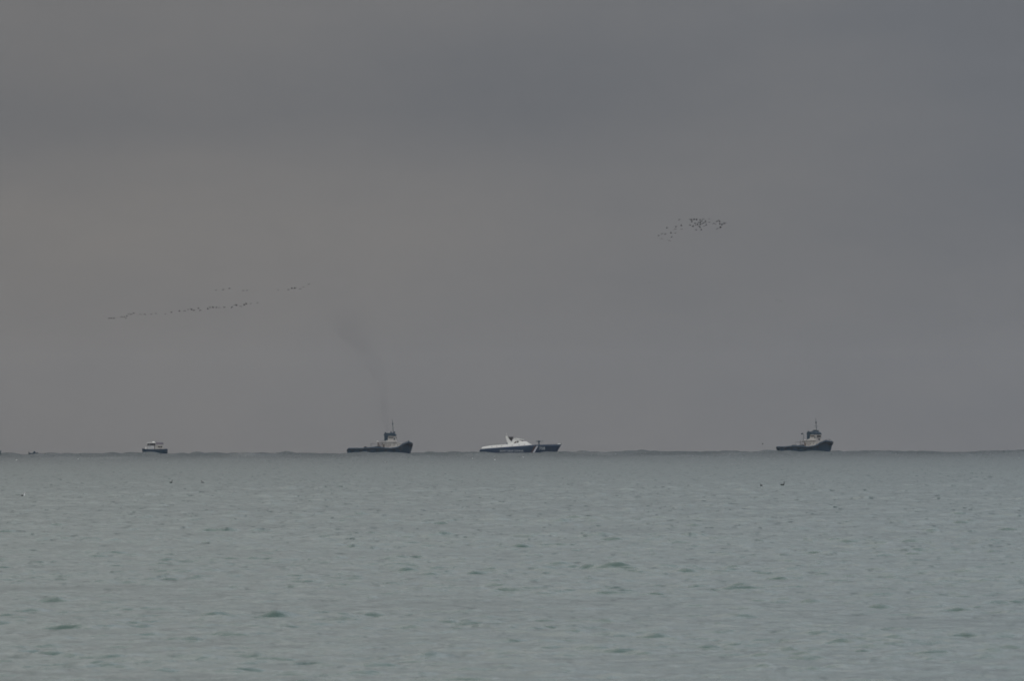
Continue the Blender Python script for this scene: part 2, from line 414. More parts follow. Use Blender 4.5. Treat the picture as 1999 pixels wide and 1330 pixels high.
# ------------------------------------------------------------------ tug
def make_tug():
    t = empty('tugboat')
    K = 0.02001
    def X(zx): return (zx-920)*K
    def Z(zy): return (935-zy)*K
    prof = [(205, 850), (260, 818), (520, 820), (760, 800), (1000, 808), (1150, 822), (1320, 795), (1460, 720), (1545, 685), (1610, 705), (1632, 735)]
    beam = [(205, 2.6), (260, 3.9), (420, 4.4), (700, 4.6), (1100, 4.6), (1320, 4.2), (1480, 3.0), (1580, 1.5), (1632, .25)]
    st = []
    for zx in (205, 222, 260, 340, 520, 680, 760, 880, 1000, 1150, 1240, 1320, 1390, 1460, 1510, 1545, 1580, 1610, 1632):
        x = X(zx); b = interp(beam, zx)
        s = max(0, (zx-1320)/(1632-1320)); xw = x - (s**1.5)*1.35
        bw = b*(0.93 - .55*s)
        if zx < 260: xw = x + .3
        st.append((x, Z(interp(prof, zx)), b, xw, max(bw, .05)))
    h = link('hull', hull(st, .85), M['tughull'], t, True)
    # rubber fender belt and bow fender
    for s in (-1, 1):
        pts = []
        for (xd, zd, bd, xw, bw) in st[1:-1]:
            pts.append((xd*.85+xw*.15, s*(bd+.05), zd*.78))
        link('rubbing_strake', path(pts, .2), M['rubber'], h)
    bm = bmesh.new()
    for k in range(9):
        a = math.radians(-80+20*k)
        tube((X(1600)+.75*math.cos(a)-.4, 1.5*math.sin(a), Z(720)), (X(1592)+.7*math.cos(a)-.4, 1.4*math.sin(a), Z(790)), .34, .26, bm)
    link('bow_fender', bm, M['rubber'], t)
    for zx in (330, 520, 700, 880, 1060, 1240, 1380):
        for s in (-1, 1):
            zd = Z(interp(prof, zx)); bd = interp(beam, zx)
            link('tyre_fender', torus((X(zx), s*(bd+.22), zd*.55), .42, .17), M['rubber'], t)
    # main deck house
    dh = link('deckhouse', house([(X(990), Z(845)), (X(1370), Z(835)), (X(1375), Z(715)), (X(1290), Z(700)), (X(985), Z(712))], 3.1, 2.9), M['cream'], t)
    for zx in (1060, 1155, 1240, 1310):
        for s in (-1, 1):
            link('porthole', tube((X(zx), s*2.9, Z(762)), (X(zx), s*3.06, Z(762)), .17), M['glass'], dh)
    for s in (-1, 1):
        link('door', box(X(1000), X(1030), *(sorted((s*2.95, s*3.07))), Z(835), Z(742)), M['brown'], dh)
    # boat deck carried on posts, running aft of the deckhouse
    bd_ = link('boat_deck', house([(X(930), Z(702)), (X(1300), Z(696)), (X(1300), Z(684)), (X(925), Z(690))], 3.4, 3.4, .02), M['cream'], t)
    for zx in (880, 935, 985):
        for s in (-1, 1):
            link('post', tube((X(zx), s*3.1, Z(840)), (X(zx), s*3.1, Z(690)), .09), M['brown'], t)
    for s in (-1, 1):
        bm = bmesh.new()
        for zz in (672, 660): path([(X(930), s*3.3, Z(zz)), (X(1100), s*3.3, Z(zz-2))], .035, bm)
        for zx in (930, 970, 1015, 1060, 1100): tube((X(zx), s*3.3, Z(692)), (X(zx), s*3.3, Z(660)), .035, bm=bm)
        link('railing', bm, M['grey'], t)
    # upper house below the wheelhouse
    link('upper_house', house([(X(1010), Z(684)), (X(1285), Z(684)), (X(1270), Z(655)), (X(1090), Z(655)), (X(1060), Z(670)), (X(1010), Z(670))], 2.4, 2.2), M['cream'], t)
    wh = link('wheelhouse', house([(X(1095), Z(656)), (X(1262), Z(656)), (X(1275), Z(566)), (X(1100), Z(562))], 1.95, 1.75), M['cream'], t)
    for k, (a, b_) in enumerate(((1115, 1140), (1150, 1180), (1190, 1215))):
        for s in (-1, 1):
            link('window', box(X(a), X(b_), *(sorted((s*1.86, s*1.93))), Z(612), Z(582)), M['glass'], wh)
    for s in (-1, 1):
        link('side_door', box(X(1226), X(1248), *(sorted((s*1.88, s*2.0))), Z(664), Z(600)), M['dark'], wh)
    link('front_window', prism([(X(1268.5), Z(618)), (X(1271), Z(618)), (X(1275), Z(582)), (X(1272), Z(582))], -1.4, 1.4), M['glass'], wh)
    link('ladder', house([(X(1222), Z(690)), (X(1292), Z(694)), (X(1262), Z(650)), (X(1228), Z(650))], 2.1, 2.0, .02), M['brown'], t)
    # dark canopy over the bridge and its gear
    top = link('bridge_canopy', house([(X(1085), Z(562)), (X(1270), Z(566)), (X(1272), Z(532)), (X(1240), Z(505)), (X(1180), Z(492)), (X(1095), Z(500))], 2.0, 1.7), M['dark'], t)
    link('searchlight', tube((X(1215), 0.4, Z(500)), (X(1245), .4, Z(470)), .35, .28), M['dark'], top)
    link('radar', box(X(1150), X(1172), -1.1, 1.1, Z(495), Z(462)), M['dark'], top)
    # twin funnels, black
    for s in (-1, 1):
        f = link('funnel', house([(X(1020), Z(675)), (X(1096), Z(675)), (X(1096), Z(505)), (X(1080), Z(493)), (X(1025), Z(500)), (X(1005), Z(540)), (X(1020), Z(560))], .72, .6), M['dark'], t)
        f.location = (0, s*1.35, 0)
        link('exhaust_pipe', tube((X(1040), 0, Z(500)), (X(1035), 0, Z(480)), .2), M['rubber'], f)
    # mast
    ms = link('mast', tube((X(1210), 0, Z(510)), (X(1188), 0, Z(200)), .15, .06), M['dark'], t)
    link('yard', tube((X(1203), -1.5, Z(380)), (X(1203), 1.5, Z(380)), .06), M['dark'], ms)
    link('masthead_lamp', tube((X(1195), 0, Z(320)), (X(1197), 0, Z(280)), .24), M['dark'], ms)
    link('topmast_lamp', tube((X(1188), 0, Z(225)), (X(1187), 0, Z(198)), .14), M['grey'], ms)
    link('flag_halyard', tube((X(1210), .9, Z(470)), (X(1196), .9, Z(380)), .03), M['grey'], ms)
    # working deck aft
    tw = link('towing_winch', house([(X(560), Z(850)), (X(650), Z(850)), (X(640), Z(800)), (X(575), Z(792))], 1.2, 1.0), M['brown'], t)
    link('drum', tube((X(605), -1.35, Z(812)), (X(605), 1.35, Z(812)), .5), M['rubber'], tw)
    link('towing_hook', house([(X(690), Z(850)), (X(960), Z(850)), (X(960), Z(800)), (X(880), Z(780)), (X(750), Z(800))], 1.5, 1.3), M['dark'], t)
    bm = bmesh.new()
    for s in (-1, 1): path([(X(735), s*2.6, Z(815)), (X(722), s*2.4, Z(722)), (X(860), s*2.4, Z(740)), (X(905), s*2.6, Z(800))], .07, bm)
    tube((X(722), -2.4, Z(722)), (X(722), 2.4, Z(722)), .07, bm=bm)
    link('towing_arch', bm, M['grey'], t)
    cr = link('crane', tube((X(905), .8, Z(820)), (X(880), .8, Z(695)), .26, .17), M['brown'], t)
    link('boom', tube((X(880), .8, Z(695)), (X(848), .8, Z(672)), .2, .24), M['white'], cr)
    rf = link('life_raft', tube((X(950), -2.6, Z(712)), (X(985), -2.6, Z(712)), .32), M['white'], t)
    link('aft_bitts', house([(X(380), Z(850)), (X(470), Z(850)), (X(460), Z(812)), (X(395), Z(812))], .8, .7), M['grey'], t)
    # foredeck gear
    link('windlass', house([(X(1385), Z(800)), (X(1455), Z(790)), (X(1445), Z(735)), (X(1400), Z(742))], .9, .7), M['brown'], t)
    for s in (-1, 1):
        link('bow_rail', path([(X(1385), s*2.6, Z(742)), (X(1460), s*2.3, Z(702)), (X(1545), s*1.3, Z(668)), (X(1550), s*1.2, Z(690))], .06), M['dark'], t)
    link('jackstaff', tube((X(1548), 0, Z(690)), (X(1548), 0, Z(655)), .09), M['dark'], t)
    return t

tug = make_tug()
tug.location = ship_at(742, 6000); tug.location.z += .6; tug.rotation_euler = (0, 0, math.radians(-4))
tag(tug, 'black hulled tugboat with weathered white deckhouse, making smoke, left of the patrol boat', 'tugboat', 'two old tugboats on the horizon')
tug2 = copy_tree(tug)
tug2.location = ship_at(1573.5, 6050); tug2.location.z += .7; tug2.rotation_euler = (0, 0, math.radians(-38))
tag(tug2, 'black hulled tugboat angled towards us, alone at the right of the patrol boat, no smoke', 'tugboat')

# this tug also carries a float on a short davit and a lamp ahead of the bridge
dv = link('davit', path([(.5, -2.2, 3.6), (.4, -2.3, 7.6), (-.3, -2.3, 7.9)], .08), M['dark'], tug2)
link('float', tube((-.75, -2.3, 7.75), (.15, -2.3, 7.95), .3, .22), M['rubber'], dv)
lm_ = link('lamp_post', tube((7.9, -1.0, 3.9), (7.9, -1.0, 5.2), .09), M['grey'], tug2)
link('lamp', tube((7.7, -1.0, 5.35), (8.3, -1.0, 5.45), .34, .25), M['rubber'], lm_)

# ------------------------------------------------------------------ patrol boat
def letters(word, height, name, material, parent, x0, z0, length, y, slant=0.0, rise=0.0):
    cu = bpy.data.curves.new(name, 'FONT'); cu.body = word; cu.size = 1; cu.extrude = 0.02; cu.offset = 0.004
    to = bpy.data.objects.new(name, cu); COL.objects.link(to)
    bpy.context.view_layer.update()
    me = bpy.data.meshes.new_from_object(to.evaluated_get(bpy.context.evaluated_depsgraph_get()))
    bpy.data.objects.remove(to)
    xs = [v.co.x for v in me.vertices]; ys = [v.co.y for v in me.vertices]
    print('TEXT', word, len(me.vertices), min(xs), max(xs), min(ys), max(ys))
    w = max(xs)-min(xs); hh = max(ys)-min(ys); ax = min(xs); ay = min(ys)
    for v in me.vertices:
        px = (v.co.x-ax)/w*length; pz = (v.co.y-ay)/hh*height
        v.co = Vector((x0+px+pz*slant, y(x0+px, z0+pz+rise*px)-v.co.z*1.5-.03, z0+pz+rise*px))
    me.materials.clear(); me.materials.append(material)
    me.name = name
    o = bpy.data.objects.new(name, me); COL.objects.link(o); o.parent = parent
    return o

def make_patrol():
    t = empty('patrol_boat')
    K = 0.02112
    def X(zx): return (zx-1000)*K
    def Z(zy): return (560-zy)*K
    prof = [(172, 502), (205, 482), (740, 440), (1250, 402), (1500, 393), (1852, 392)]
    beam = [(172, 2.7), (260, 3.0), (700, 3.3), (1100, 3.2), (1350, 2.75), (1550, 1.9), (1700, 1.1), (1800, .5), (1852, .1)]
    st = []
    def shape(zx):
        b = interp(beam, zx); s = max(0, (zx-1150)/(1852-1150))
        xw = X(zx) - 2.95*s**2.2
        bw = b*(.93 - .6*s)
        if zx < 190: xw = X(zx)-.05
        return (X(zx), Z(interp(prof, zx)), b, xw, max(bw, .03))
    for zx in (172, 190, 205, 300, 450, 600, 740, 900, 1050, 1150, 1250, 1330, 1400, 1500, 1580, 1650, 1700, 1750, 1800, 1830, 1852):
        st.append(shape(zx))
    h = link('hull', hull(st, .12), M['navy'], t, True)
    def side_y(x, z):
        """hull side (nearest the viewer) at x, height z"""
        best = None
        for (a, b) in zip(st[:-1], st[1:]):
            def at_(s_):
                f = 1-max(0, min(1, z/s_[1])); return s_[0]+(s_[3]-s_[0])*f, s_[2]+(s_[4]-s_[2])*(f**.7)
            xa, ya = at_(a); xb, yb = at_(b)
            if xa <= x <= xb: return -(ya+(yb-ya)*(x-xa)/max(1e-6, xb-xa))
        return -.1
    # diagonal stripes that follow the hull side
    def stripe(name, m_, a0, a1, b0, b1, off):
        bm = bmesh.new(); n = 8; prev = None
        for i in range(n+1):
            f = i/n; zt = 2.95-(2.95-.02)*f
            xa = a0+(b0-a0)*f; xb = a1+(b1-a1)*f
            ring = []
            for x_ in (xa, xb):
                y_ = side_y(x_, zt)
                ring += [bm.verts.new((x_, y_-off, zt)), bm.verts.new((x_, y_+.15, zt))]
            if prev:
                a, a_, b, b_ = prev; c, c_, d, d_ = ring
                bm.faces.new((a, b, d, c)); bm.faces.new((a_, c_, d_, b_)); bm.faces.new((a, c, c_, a_)); bm.faces.new((b, b_, d_, d))
            else:
                bm.faces.new((ring[0], ring[1], ring[3], ring[2]))
            prev = ring
        bm.faces.new((prev[0], prev[2], prev[3], prev[1]))
        link(name, bm, m_, h)
    stripe('white_stripe', M['stripew'], X(1338), X(1372), X(1256), X(1292), .035)
    stripe('red_stripe', M['red'], X(1290), X(1338), X(1215), X(1258), .03)
    letters('БЕРЕГОВАЯ', .82, 'lettering', M['letter'], h, X(585), Z(541), X(855)-X(585), side_y)
    letters('ОХРАНА', .82, 'lettering', M['letter'], h, X(876), Z(541), X(1065)-X(876), side_y)
    letters('758', 1.2, 'hull_number', M['letter'], h, X(1392), Z(500), X(1512)-X(1392), side_y)
    # long low white deckhouse
    dk = link('superstructure', house([(X(205), Z(476)), (X(740), Z(436)), (X(1150), Z(408)), (X(1252), Z(398)), (X(1222), Z(386)), (X(1135), Z(330)), (X(1060), Z(322)),
        (X(960), Z(352)), (X(860), Z(372)), (X(740), Z(384)), (X(560), Z(398)), (X(400), Z(412)), (X(235), Z(440))], 2.65, 1.9, .08), M['white'], t)
    for zx in (420, 520, 620, 840, 980, 1090):
        for s in (-1, 1):
            zc = Z(interp([(300, 440), (740, 415), (1250, 380)], zx))
            link('porthole', tube((X(zx), s*2.15, zc), (X(zx), s*2.5, zc), .16), M['canvas'], dk)
    # wheelhouse with visor roof and raked arch
    wh = link('wheelhouse', house([(X(800), Z(380)), (X(1030), Z(362)), (X(1040), Z(322)), (X(985), Z(300)), (X(975), Z(272)), (X(890), Z(264)), (X(855), Z(300)), (X(840), Z(345))], 1.85, 1.6), M['white'], t)
    link('roof_visor', house([(X(880), Z(277)), (X(1000), Z(290)), (X(1080), Z(301)), (X(1086), Z(290)), (X(1020), Z(279)), (X(930), Z(262)), (X(880), Z(264))], 2.0, 1.9, .03), M['white'], wh)
    for s in (-1, 1):
        link('side_window', prism([(X(866), Z(370)), (X(922), Z(366)), (X(925), Z(325)), (X(905), Z(325))], *sorted((s*1.55, s*1.88))), M['brown'], wh)
        link('side_window', prism([(X(932), Z(366)), (X(965), Z(364)), (X(972), Z(318)), (X(935), Z(320))], *sorted((s*1.55, s*1.88))), M['glass'], wh)
    link('windscreen', house([(X(990), Z(300)), (X(1030), Z(318)), (X(1082), Z(322)), (X(1062), Z(300))], 1.55, 1.5, .02), M['glass'], wh)
    ar = bmesh.new()
    for s in (-1, 1):
        prism([(X(752), Z(386)), (X(850), Z(378)), (X(838), Z(338)), (X(805), Z(316)), (X(738), Z(214)), (X(704), Z(216))], *sorted((s*1.35, s*1.75)), bm=ar)
    prism([(X(704), Z(216)), (X(738), Z(214)), (X(752), Z(235)), (X(712), Z(238))], -1.36, 1.36, bm=ar)
    arch = link('radar_arch', ar, M['white'], t)
    rd = link('radar_mast', house([(X(805), Z(312)), (X(832), Z(312)), (X(868), Z(240)), (X(752), Z(236))], .35, .95, .04), M['glass'], t)
    link('radar', box(X(775), X(880), -.35, .35, Z(236), Z(227)), M['canvas'], rd)
    link('antenna', tube((X(745), 1.2, Z(225)), (X(720), 1.2, Z(150)), .04, .02), M['white'], arch)
    pn = link('deck_locker', house([(X(722), Z(386)), (X(762), Z(384)), (X(755), Z(358)), (X(740), Z(342)), (X(728), Z(362))], .9, .8, .04), M['dark'], t)
    # aft deck details
    for s in (-1, 1):
        bm = bmesh.new()
        path([(X(215), s*2.5, Z(452)), (X(225), s*2.4, Z(428)), (X(400), s*2.3, Z(400)), (X(560), s*2.2, Z(384)), (X(700), s*2.1, Z(374))], .028, bm)
        for zx, zz in ((300, 416), (400, 400), (480, 392), (560, 384), (630, 379)): tube((X(zx), s*2.3, Z(zz+20)), (X(zx), s*2.3, Z(zz)), .025, bm=bm)
        link('railing', bm, M['grey'], t)
    # gun on the foredeck
    g = link('deck_gun', tube((X(1392), 0, Z(398)), (X(1390), 0, Z(345)), .32, .2), M['dark'], t)
    link('gun_mount', house([(X(1365), Z(350)), (X(1418), Z(350)), (X(1412), Z(318)), (X(1385), Z(308)), (X(1368), Z(322))], .5, .4, .04), M['dark'], g)
    link('barrel', tube((X(1410), 0, Z(330)), (X(1482), 0, Z(322)), .09, .06), M['dark'], g)
    link('shoulder_rest', tube((X(1368), 0, Z(330)), (X(1330), 0, Z(320)), .1, .12), M['dark'], g)
    # pulpit
    for s in (-1, 1):
        bm = bmesh.new()
        path([(X(1560), s*1.5, Z(392)), (X(1600), s*1.35, Z(372)), (X(1700), s*.9, Z(368)), (X(1790), s*.4, Z(362)), (X(1838), s*.08, Z(352))], .035, bm)
        for zx, yy in ((1640, 1.2), (1700, .9), (1750, .65), (1800, .35)): tube((X(zx), s*yy, Z(394)), (X(zx), s*yy, Z(366)), .03, bm=bm)
        link('pulpit', bm, M['grey'], t)
    link('anchor_cover', house([(X(1770), Z(388)), (X(1832), Z(388)), (X(1828), Z(372)), (X(1785), Z(375))], .28, .2, .02), M['white'], t)
    link('jackstaff', tube((X(1848), 0, Z(402)), (X(1848), 0, Z(362)), .09), M['dark'], t)
    bm = tube((X(1310), 0, Z(400)), (X(1318), 0, Z(384)), .3, .2)
    link('hatch', bm, M['grey'], t)
    return t
pat = make_patrol()
pat.location = ship_at(1015, 6000); pat.location.z += .6; pat.rotation_euler = (0, 0, math.radians(2))
tag(pat, 'navy hulled patrol boat with long white superstructure, Cyrillic lettering and number 758', 'patrol boat')

# ------------------------------------------------------------------ small blue boat
def make_small():
    t = empty('fishing_boat'); K = .00919
    def X(zx): return (zx-930)*K
    def Z(zy): return (1028-zy)*K
    st = []
    for zx, zy, b in ((380, 800, .05), (400, 803, .35), (450, 812, .8), (560, 822, 1.25), (760, 830, 1.5), (1000, 832, 1.6), (1250, 828, 1.55), (1400, 822, 1.4), (1460, 822, 1.2), (1490, 835, .9)):
        s = max(0, (560-zx)/180); xw = X(zx)+.55*s**1.2
        if zx > 1400: xw = X(zx)-.12
        st.append((X(zx), Z(zy), b, xw, max(.03, b*(.9-.4*s))))
    h = link('hull', hull(st, .25, -.8), M['boatblue'], t, True)
    for s in (-1, 1): link('rubbing_strake', path([(a[0], s*(a[2]+.02), a[1]-.12) for a in st[1:]], .05), M['rubber'], h)
    cb = link('forward_cabin', house([(X(600), Z(850)), (X(885), Z(850)), (X(880), Z(696)), (X(622), Z(692))], 1.05, .95, .03), M['cabin'], t)
    ah = link('aft_cabin', house([(X(955), Z(850)), (X(1300), Z(850)), (X(1290), Z(655)), (X(960), Z(652))], 1.1, 1.0, .03), M['cream'], t)
    for a, b in ((1075, 1150), (1175, 1255)):
        for s in (-1, 1): link('window', box(X(a), X(b), *sorted((s*.99, s*1.1)), Z(765), Z(695)), M['clothes'], ah)
    wh = link('wheelhouse', house([(X(600), Z(692)), (X(960), Z(690)), (X(955), Z(565)), (X(615), Z(570))], .95, .88, .03), M['grey'], t)
    for a, b in ((622, 665), (720, 760), (775, 855), (870, 945)):
        for s in (-1, 1): link('window', box(X(a), X(b), *sorted((s*.86, s*.95)), Z(670), Z(588)), M['glass'], wh)
    link('roof', house([(X(600), Z(568)), (X(975), Z(563)), (X(970), Z(545)), (X(610), Z(548))], 1.05, 1.0, .02), M['white'], wh)
    link('life_raft', tube((X(825), -.3, Z(530)), (X(930), -.3, Z(530)), .2), M['white'], t)
    aw = link('awning', house([(X(985), Z(640)), (X(1305), Z(640)), (X(1300), Z(545)), (X(990), Z(540))], 1.05, .95, .03), M['canvas'], t)
    link('mast', tube((X(985), 0, Z(560)), (X(985), 0, Z(480)), .07, .05), M['dark'], t)
    link('mast', tube((X(1240), 0, Z(545)), (X(1240), 0, Z(495)), .05, .04), M['grey'], t)
    link('antenna', tube((X(830), .3, Z(550)), (X(815), .3, Z(370)), .02, .015), M['grey'], t)
    link('bow_locker', house([(X(500), Z(830)), (X(575), Z(830)), (X(570), Z(745)), (X(535), Z(738))], .5, .4, .02), M['white'], t)
    for s in (-1, 1): link('bow_rail', path([(X(390), s*.2, Z(800)), (X(400), s*.25, Z(735)), (X(600), s*1.2, Z(762))], .025), M['grey'], t)
    link('davit', tube((X(910), -.9, Z(830)), (X(915), -.9, Z(690)), .1), M['clothes'], t)
    return t
sb = make_small(); sb.location = ship_at(302, 5500); sb.location.z += .75; sb.rotation_euler = (0, 0, math.radians(5))
tag(sb, 'small blue hulled boat with white cabin and grey awning, leftmost full vessel', 'fishing boat')

def open_boat(px, d, L, label):
    t = empty('open_boat', ship_at(px, d)); t.location.z += .6     # lifted by a crest
    st = []
    for f, zz, b in ((0, .62, .55), (.08, .6, .75), (.3, .52, .95), (.6, .52, .95), (.85, .66, .6), (1, .85, .05)):
        x = (f-.5)*L; s = max(0, (f-.6)/.4)
        st.append((x, zz, b, x-.45*s*s, max(.03, b*(.85-.4*s))))
    link('hull', hull(st, .2, -.3), M['tughull'], t, True)
    link('outboard_motor', house([(-.5*L-.35, .1), (-.5*L-.02, .1), (-.5*L-.02, 1.0), (-.5*L-.3, 1.0)], .2, .16, .03), M['rubber'], t)
    link('engine_cover', house([(-.1*L, .3), (.22*L, .3), (.17*L, 1.15), (-.02*L, 1.3)], .6, .4, .05), M['dark'], t)
    tag(t, label, 'boat', 'tiny dark boats at the left end of the horizon'); return t
open_boat(66, 5600, 3.6, 'tiny dark open boat low on the horizon, left of the blue boat')
open_boat(-7.5, 5000, 3.6, 'tiny dark boat cut off by the left edge of the photo').scale = (1, 1, 1.9)

# ------------------------------------------------------------------ birds
def loft(rings, n=8):
    """rings: (centre, right-radius, up-radius, tangent) -> closed body"""
    bm = bmesh.new(); rows = []
    for c, rr, ru, tan in rings:
        tan = Vector(tan).normalized(); side = Vector((0, 1, 0)); up = tan.cross(side)*-1
        rows.append([bm.verts.new(Vector(c)+side*(rr*math.cos(2*math.pi*i/n))+up*(ru*math.sin(2*math.pi*i/n))) for i in range(n)])
    sides = []
    for k, (a, b) in enumerate(zip(rows[:-1], rows[1:])):
        for i in range(n):
            f = bm.faces.new((a[i], a[(i+1) % n], b[(i+1) % n], b[i])); sides.append((k, i, f))
    bm.faces.new(list(reversed(rows[0]))); bm.faces.new(rows[-1])
    return bm, sides
def flying_bird(name, dih1, dih2, sweep):
    T = (1, 0, 0)
    rings = [((-.44, 0, .0), .05, .008, T), ((-.30, 0, 0), .05, .03, T), ((-.20, 0, 0), .085, .07, T), ((-.05, 0, 0), .11, .10, T), ((.10, 0, 0), .105, .10, T),
             ((.20, 0, .01), .07, .075, T), ((.30, 0, .03), .038, .04, T), ((.40, 0, .05), .034, .036, T), ((.45, 0, .05), .036, .036, T), ((.52, 0, .045), .012, .012, T), ((.57, 0, .04), .005, .005, T)]
    bm, sides = loft(rings)
    for sgn in (1, -1):
        want = (0, 7) if sgn > 0 else (3, 4)
        fs = [f for k, i, f in sides if k in (2, 3) and i in want and f.is_valid]
        cur = fs; c0 = Vector((0, 0, 0))
        for (dy, dih, cx, sc, th) in ((.16, dih1, .02, 1.0, .35), (.18, dih1, .03, .92, .5), (.17, dih2, -.05-sweep, .75, .7), (.16, dih2, -.08-sweep, .35, .7)):
            r = bmesh.ops.extrude_face_region(bm, geom=cur)
            vs = [g for g in r['geom'] if isinstance(g, bmesh.types.BMVert)]
            bmesh.ops.delete(bm, geom=cur, context='FACES')
            cur = [g for g in r['geom'] if isinstance(g, bmesh.types.BMFace)]
            cen = sum((v.co for v in vs), Vector())/len(vs)
            mv = Vector((cx, sgn*dy*math.cos(dih), dy*math.sin(dih)))
            for v in vs:
                d = v.co-cen
                v.co = cen+mv+Vector((d.x*sc, d.y*.25, d.z*th))
    return link(name, bm, M['feather'], None, True)

PROTO = [flying_bird('flying_bird', math.radians(a), math.radians(b), s) for a, b, s in ((35, 15, 0), (-12, -38, .03), (8, -8, .02), (55, 40, .0))]
used = set()
rb = random.Random(5)
def put_bird(px, py, d, label, group, k=None, sc=.84, yaw=None):
    k = rb.randrange(len(PROTO)) if k is None else k
    o = PROTO[k]
    if k in used: o = PROTO[k].copy(); COL.objects.link(o)
    used.add(k)
    o.location = at(px, py, d)
    yaw = yaw if yaw is not None else rb.gauss(25, 22)
    o.rotation_euler = (math.radians(rb.gauss(0, 8)), math.radians(rb.gauss(0, 6)), math.radians(yaw))
    o.scale = (sc,)*3
    tag(o, label, 'bird', group); return o
def dezoom(lst, ox, oy, s): return [(ox+a/s, oy+b/s) for a, b in lst]
ORD = ['first', 'second', 'third', 'fourth', 'fifth', 'sixth', 'seventh', 'eighth', 'ninth', 'tenth', 'eleventh', 'twelfth', 'thirteenth', 'fourteenth',
       'fifteenth', 'sixteenth', 'seventeenth', 'eighteenth', 'nineteenth']
def ordinal(i):
    if i < 19: return ORD[i]
    t = (i+1)//10; u = (i+1) % 10
    return {2: 'twentieth', 3: 'thirtieth', 4: 'fortieth'}[t] if u == 0 else {2: 'twenty', 3: 'thirty', 4: 'forty'}[t]+'-'+ORD[u-1]

line = dezoom([(165, 520), (220, 523), (280, 510), (468, 482), (530, 480), (565, 525), (598, 455), (638, 412), (703, 418), (763, 390), (920, 420), (1030, 420),
               (1193, 418), (1305, 405), (1535, 415), (1680, 375), (1868, 345)], 200, 580, 12.5) + \
    dezoom([(5, 797), (122, 785), (200, 757), (272, 760), (290, 766), (335, 770), (437, 733), (487, 770), (655, 748), (705, 715), (770, 715), (850, 712), (915, 713), (1033, 710),
            (1210, 698), (1272, 652), (1312, 668), (1408, 680), (1490, 657), (1535, 632), (1640, 623), (1793, 603)], 350, 540, 11.76)
line.sort()
for i, (x, y) in enumerate(line):
    lab = 'dark flying waterbird, %s from the left in the long low line above the blue boat' % ordinal(i)
    if i == len(line)-1: lab = 'dark flying waterbird at the right-hand end of the long low line'
    put_bird(x, y, 4300, lab, 'birds strung out in the long low line')
upper = dezoom([(842, 312), (1005, 297), (1152, 273), (1468, 322), (1552, 318)], 350, 540, 11.76) + \
    dezoom([(722, 447), (1053, 420), (1163, 392), (1250, 388), (1283, 366), (1440, 398), (1535, 348), (1710, 247)], 500, 540, 16.66)
upper.sort()
for i, (x, y) in enumerate(upper):
    lab = 'dark flying waterbird, %s from the left in the short broken upper line' % ordinal(i)
    if i == len(upper)-1: lab = 'dark flying waterbird, highest and rightmost of the broken upper line'
    put_bird(x, y, 4300, lab, 'birds in the broken line above the long one')
fl = dezoom([(738, 203), (465, 388), (660, 355), (645, 410), (777, 340), (790, 412), (355, 515), (428, 522), (285, 550), (555, 500), (645, 503), (570, 577), (355, 620),
             (522, 663), (958, 200), (990, 216), (1040, 210), (1055, 208), (1108, 213), (1183, 215), (1218, 240), (1255, 188), (1298, 240), (1385, 190), (1385, 262), (1003, 257),
             (1075, 285), (1155, 275), (1190, 275), (1290, 265), (1225, 297), (1255, 283), (1190, 318), (965, 328), (1085, 320), (1130, 320), (1033, 358), (1165, 350),
             (1183, 378), (1275, 345), (1313, 325), (1100, 425), (1208, 430), (1550, 242), (1585, 220), (1605, 250), (1485, 285), (1520, 305), (1610, 305), (1660, 305),
             (1655, 325), (1708, 300), (1738, 275), (1563, 397), (1622, 383), (1632, 380)], 1260, 410, 11.1)
fl.sort()
kl = [p for p in fl if p[0] < 1340]; km = [p for p in fl if 1340 <= p[0] < 1388]; kr = [p for p in fl if p[0] >= 1388]
for i, (x, y) in enumerate(kl):
    put_bird(x, y, 4300, 'dark flying waterbird, %s from the left among the scattered left end of the right-hand flock' % ordinal(i), 'birds of the right-hand flock')
for x, y in km:
    w = 'along the top of' if y < 433 else ('in the crowded centre of' if y < 440.5 else 'along the bottom of')
    put_bird(x, y, 4300, 'dark flying waterbird %s the dense middle knot of the right-hand flock' % w, 'birds of the right-hand flock')
for i, (x, y) in enumerate(kr):
    put_bird(x, y, 4300, 'dark flying waterbird, %s from the left in the small knot ending the right-hand flock' % ordinal(i), 'birds of the right-hand flock')
put_bird(1268, 551.5, 6000, 'lone dark bird flying below and left of the right-hand flock', 'lone far birds')
put_bird(1516.5, 586.5, 6500, 'left bird of the faint pair high above the right-hand tug', 'lone far birds')
put_bird(1524.5, 588, 6500, 'right bird of the faint pair high above the right-hand tug', 'lone far birds')
put_bird(1488.5, 867.5, 4800, 'lone dark bird skimming low just left of the right-hand tug', 'lone far birds')

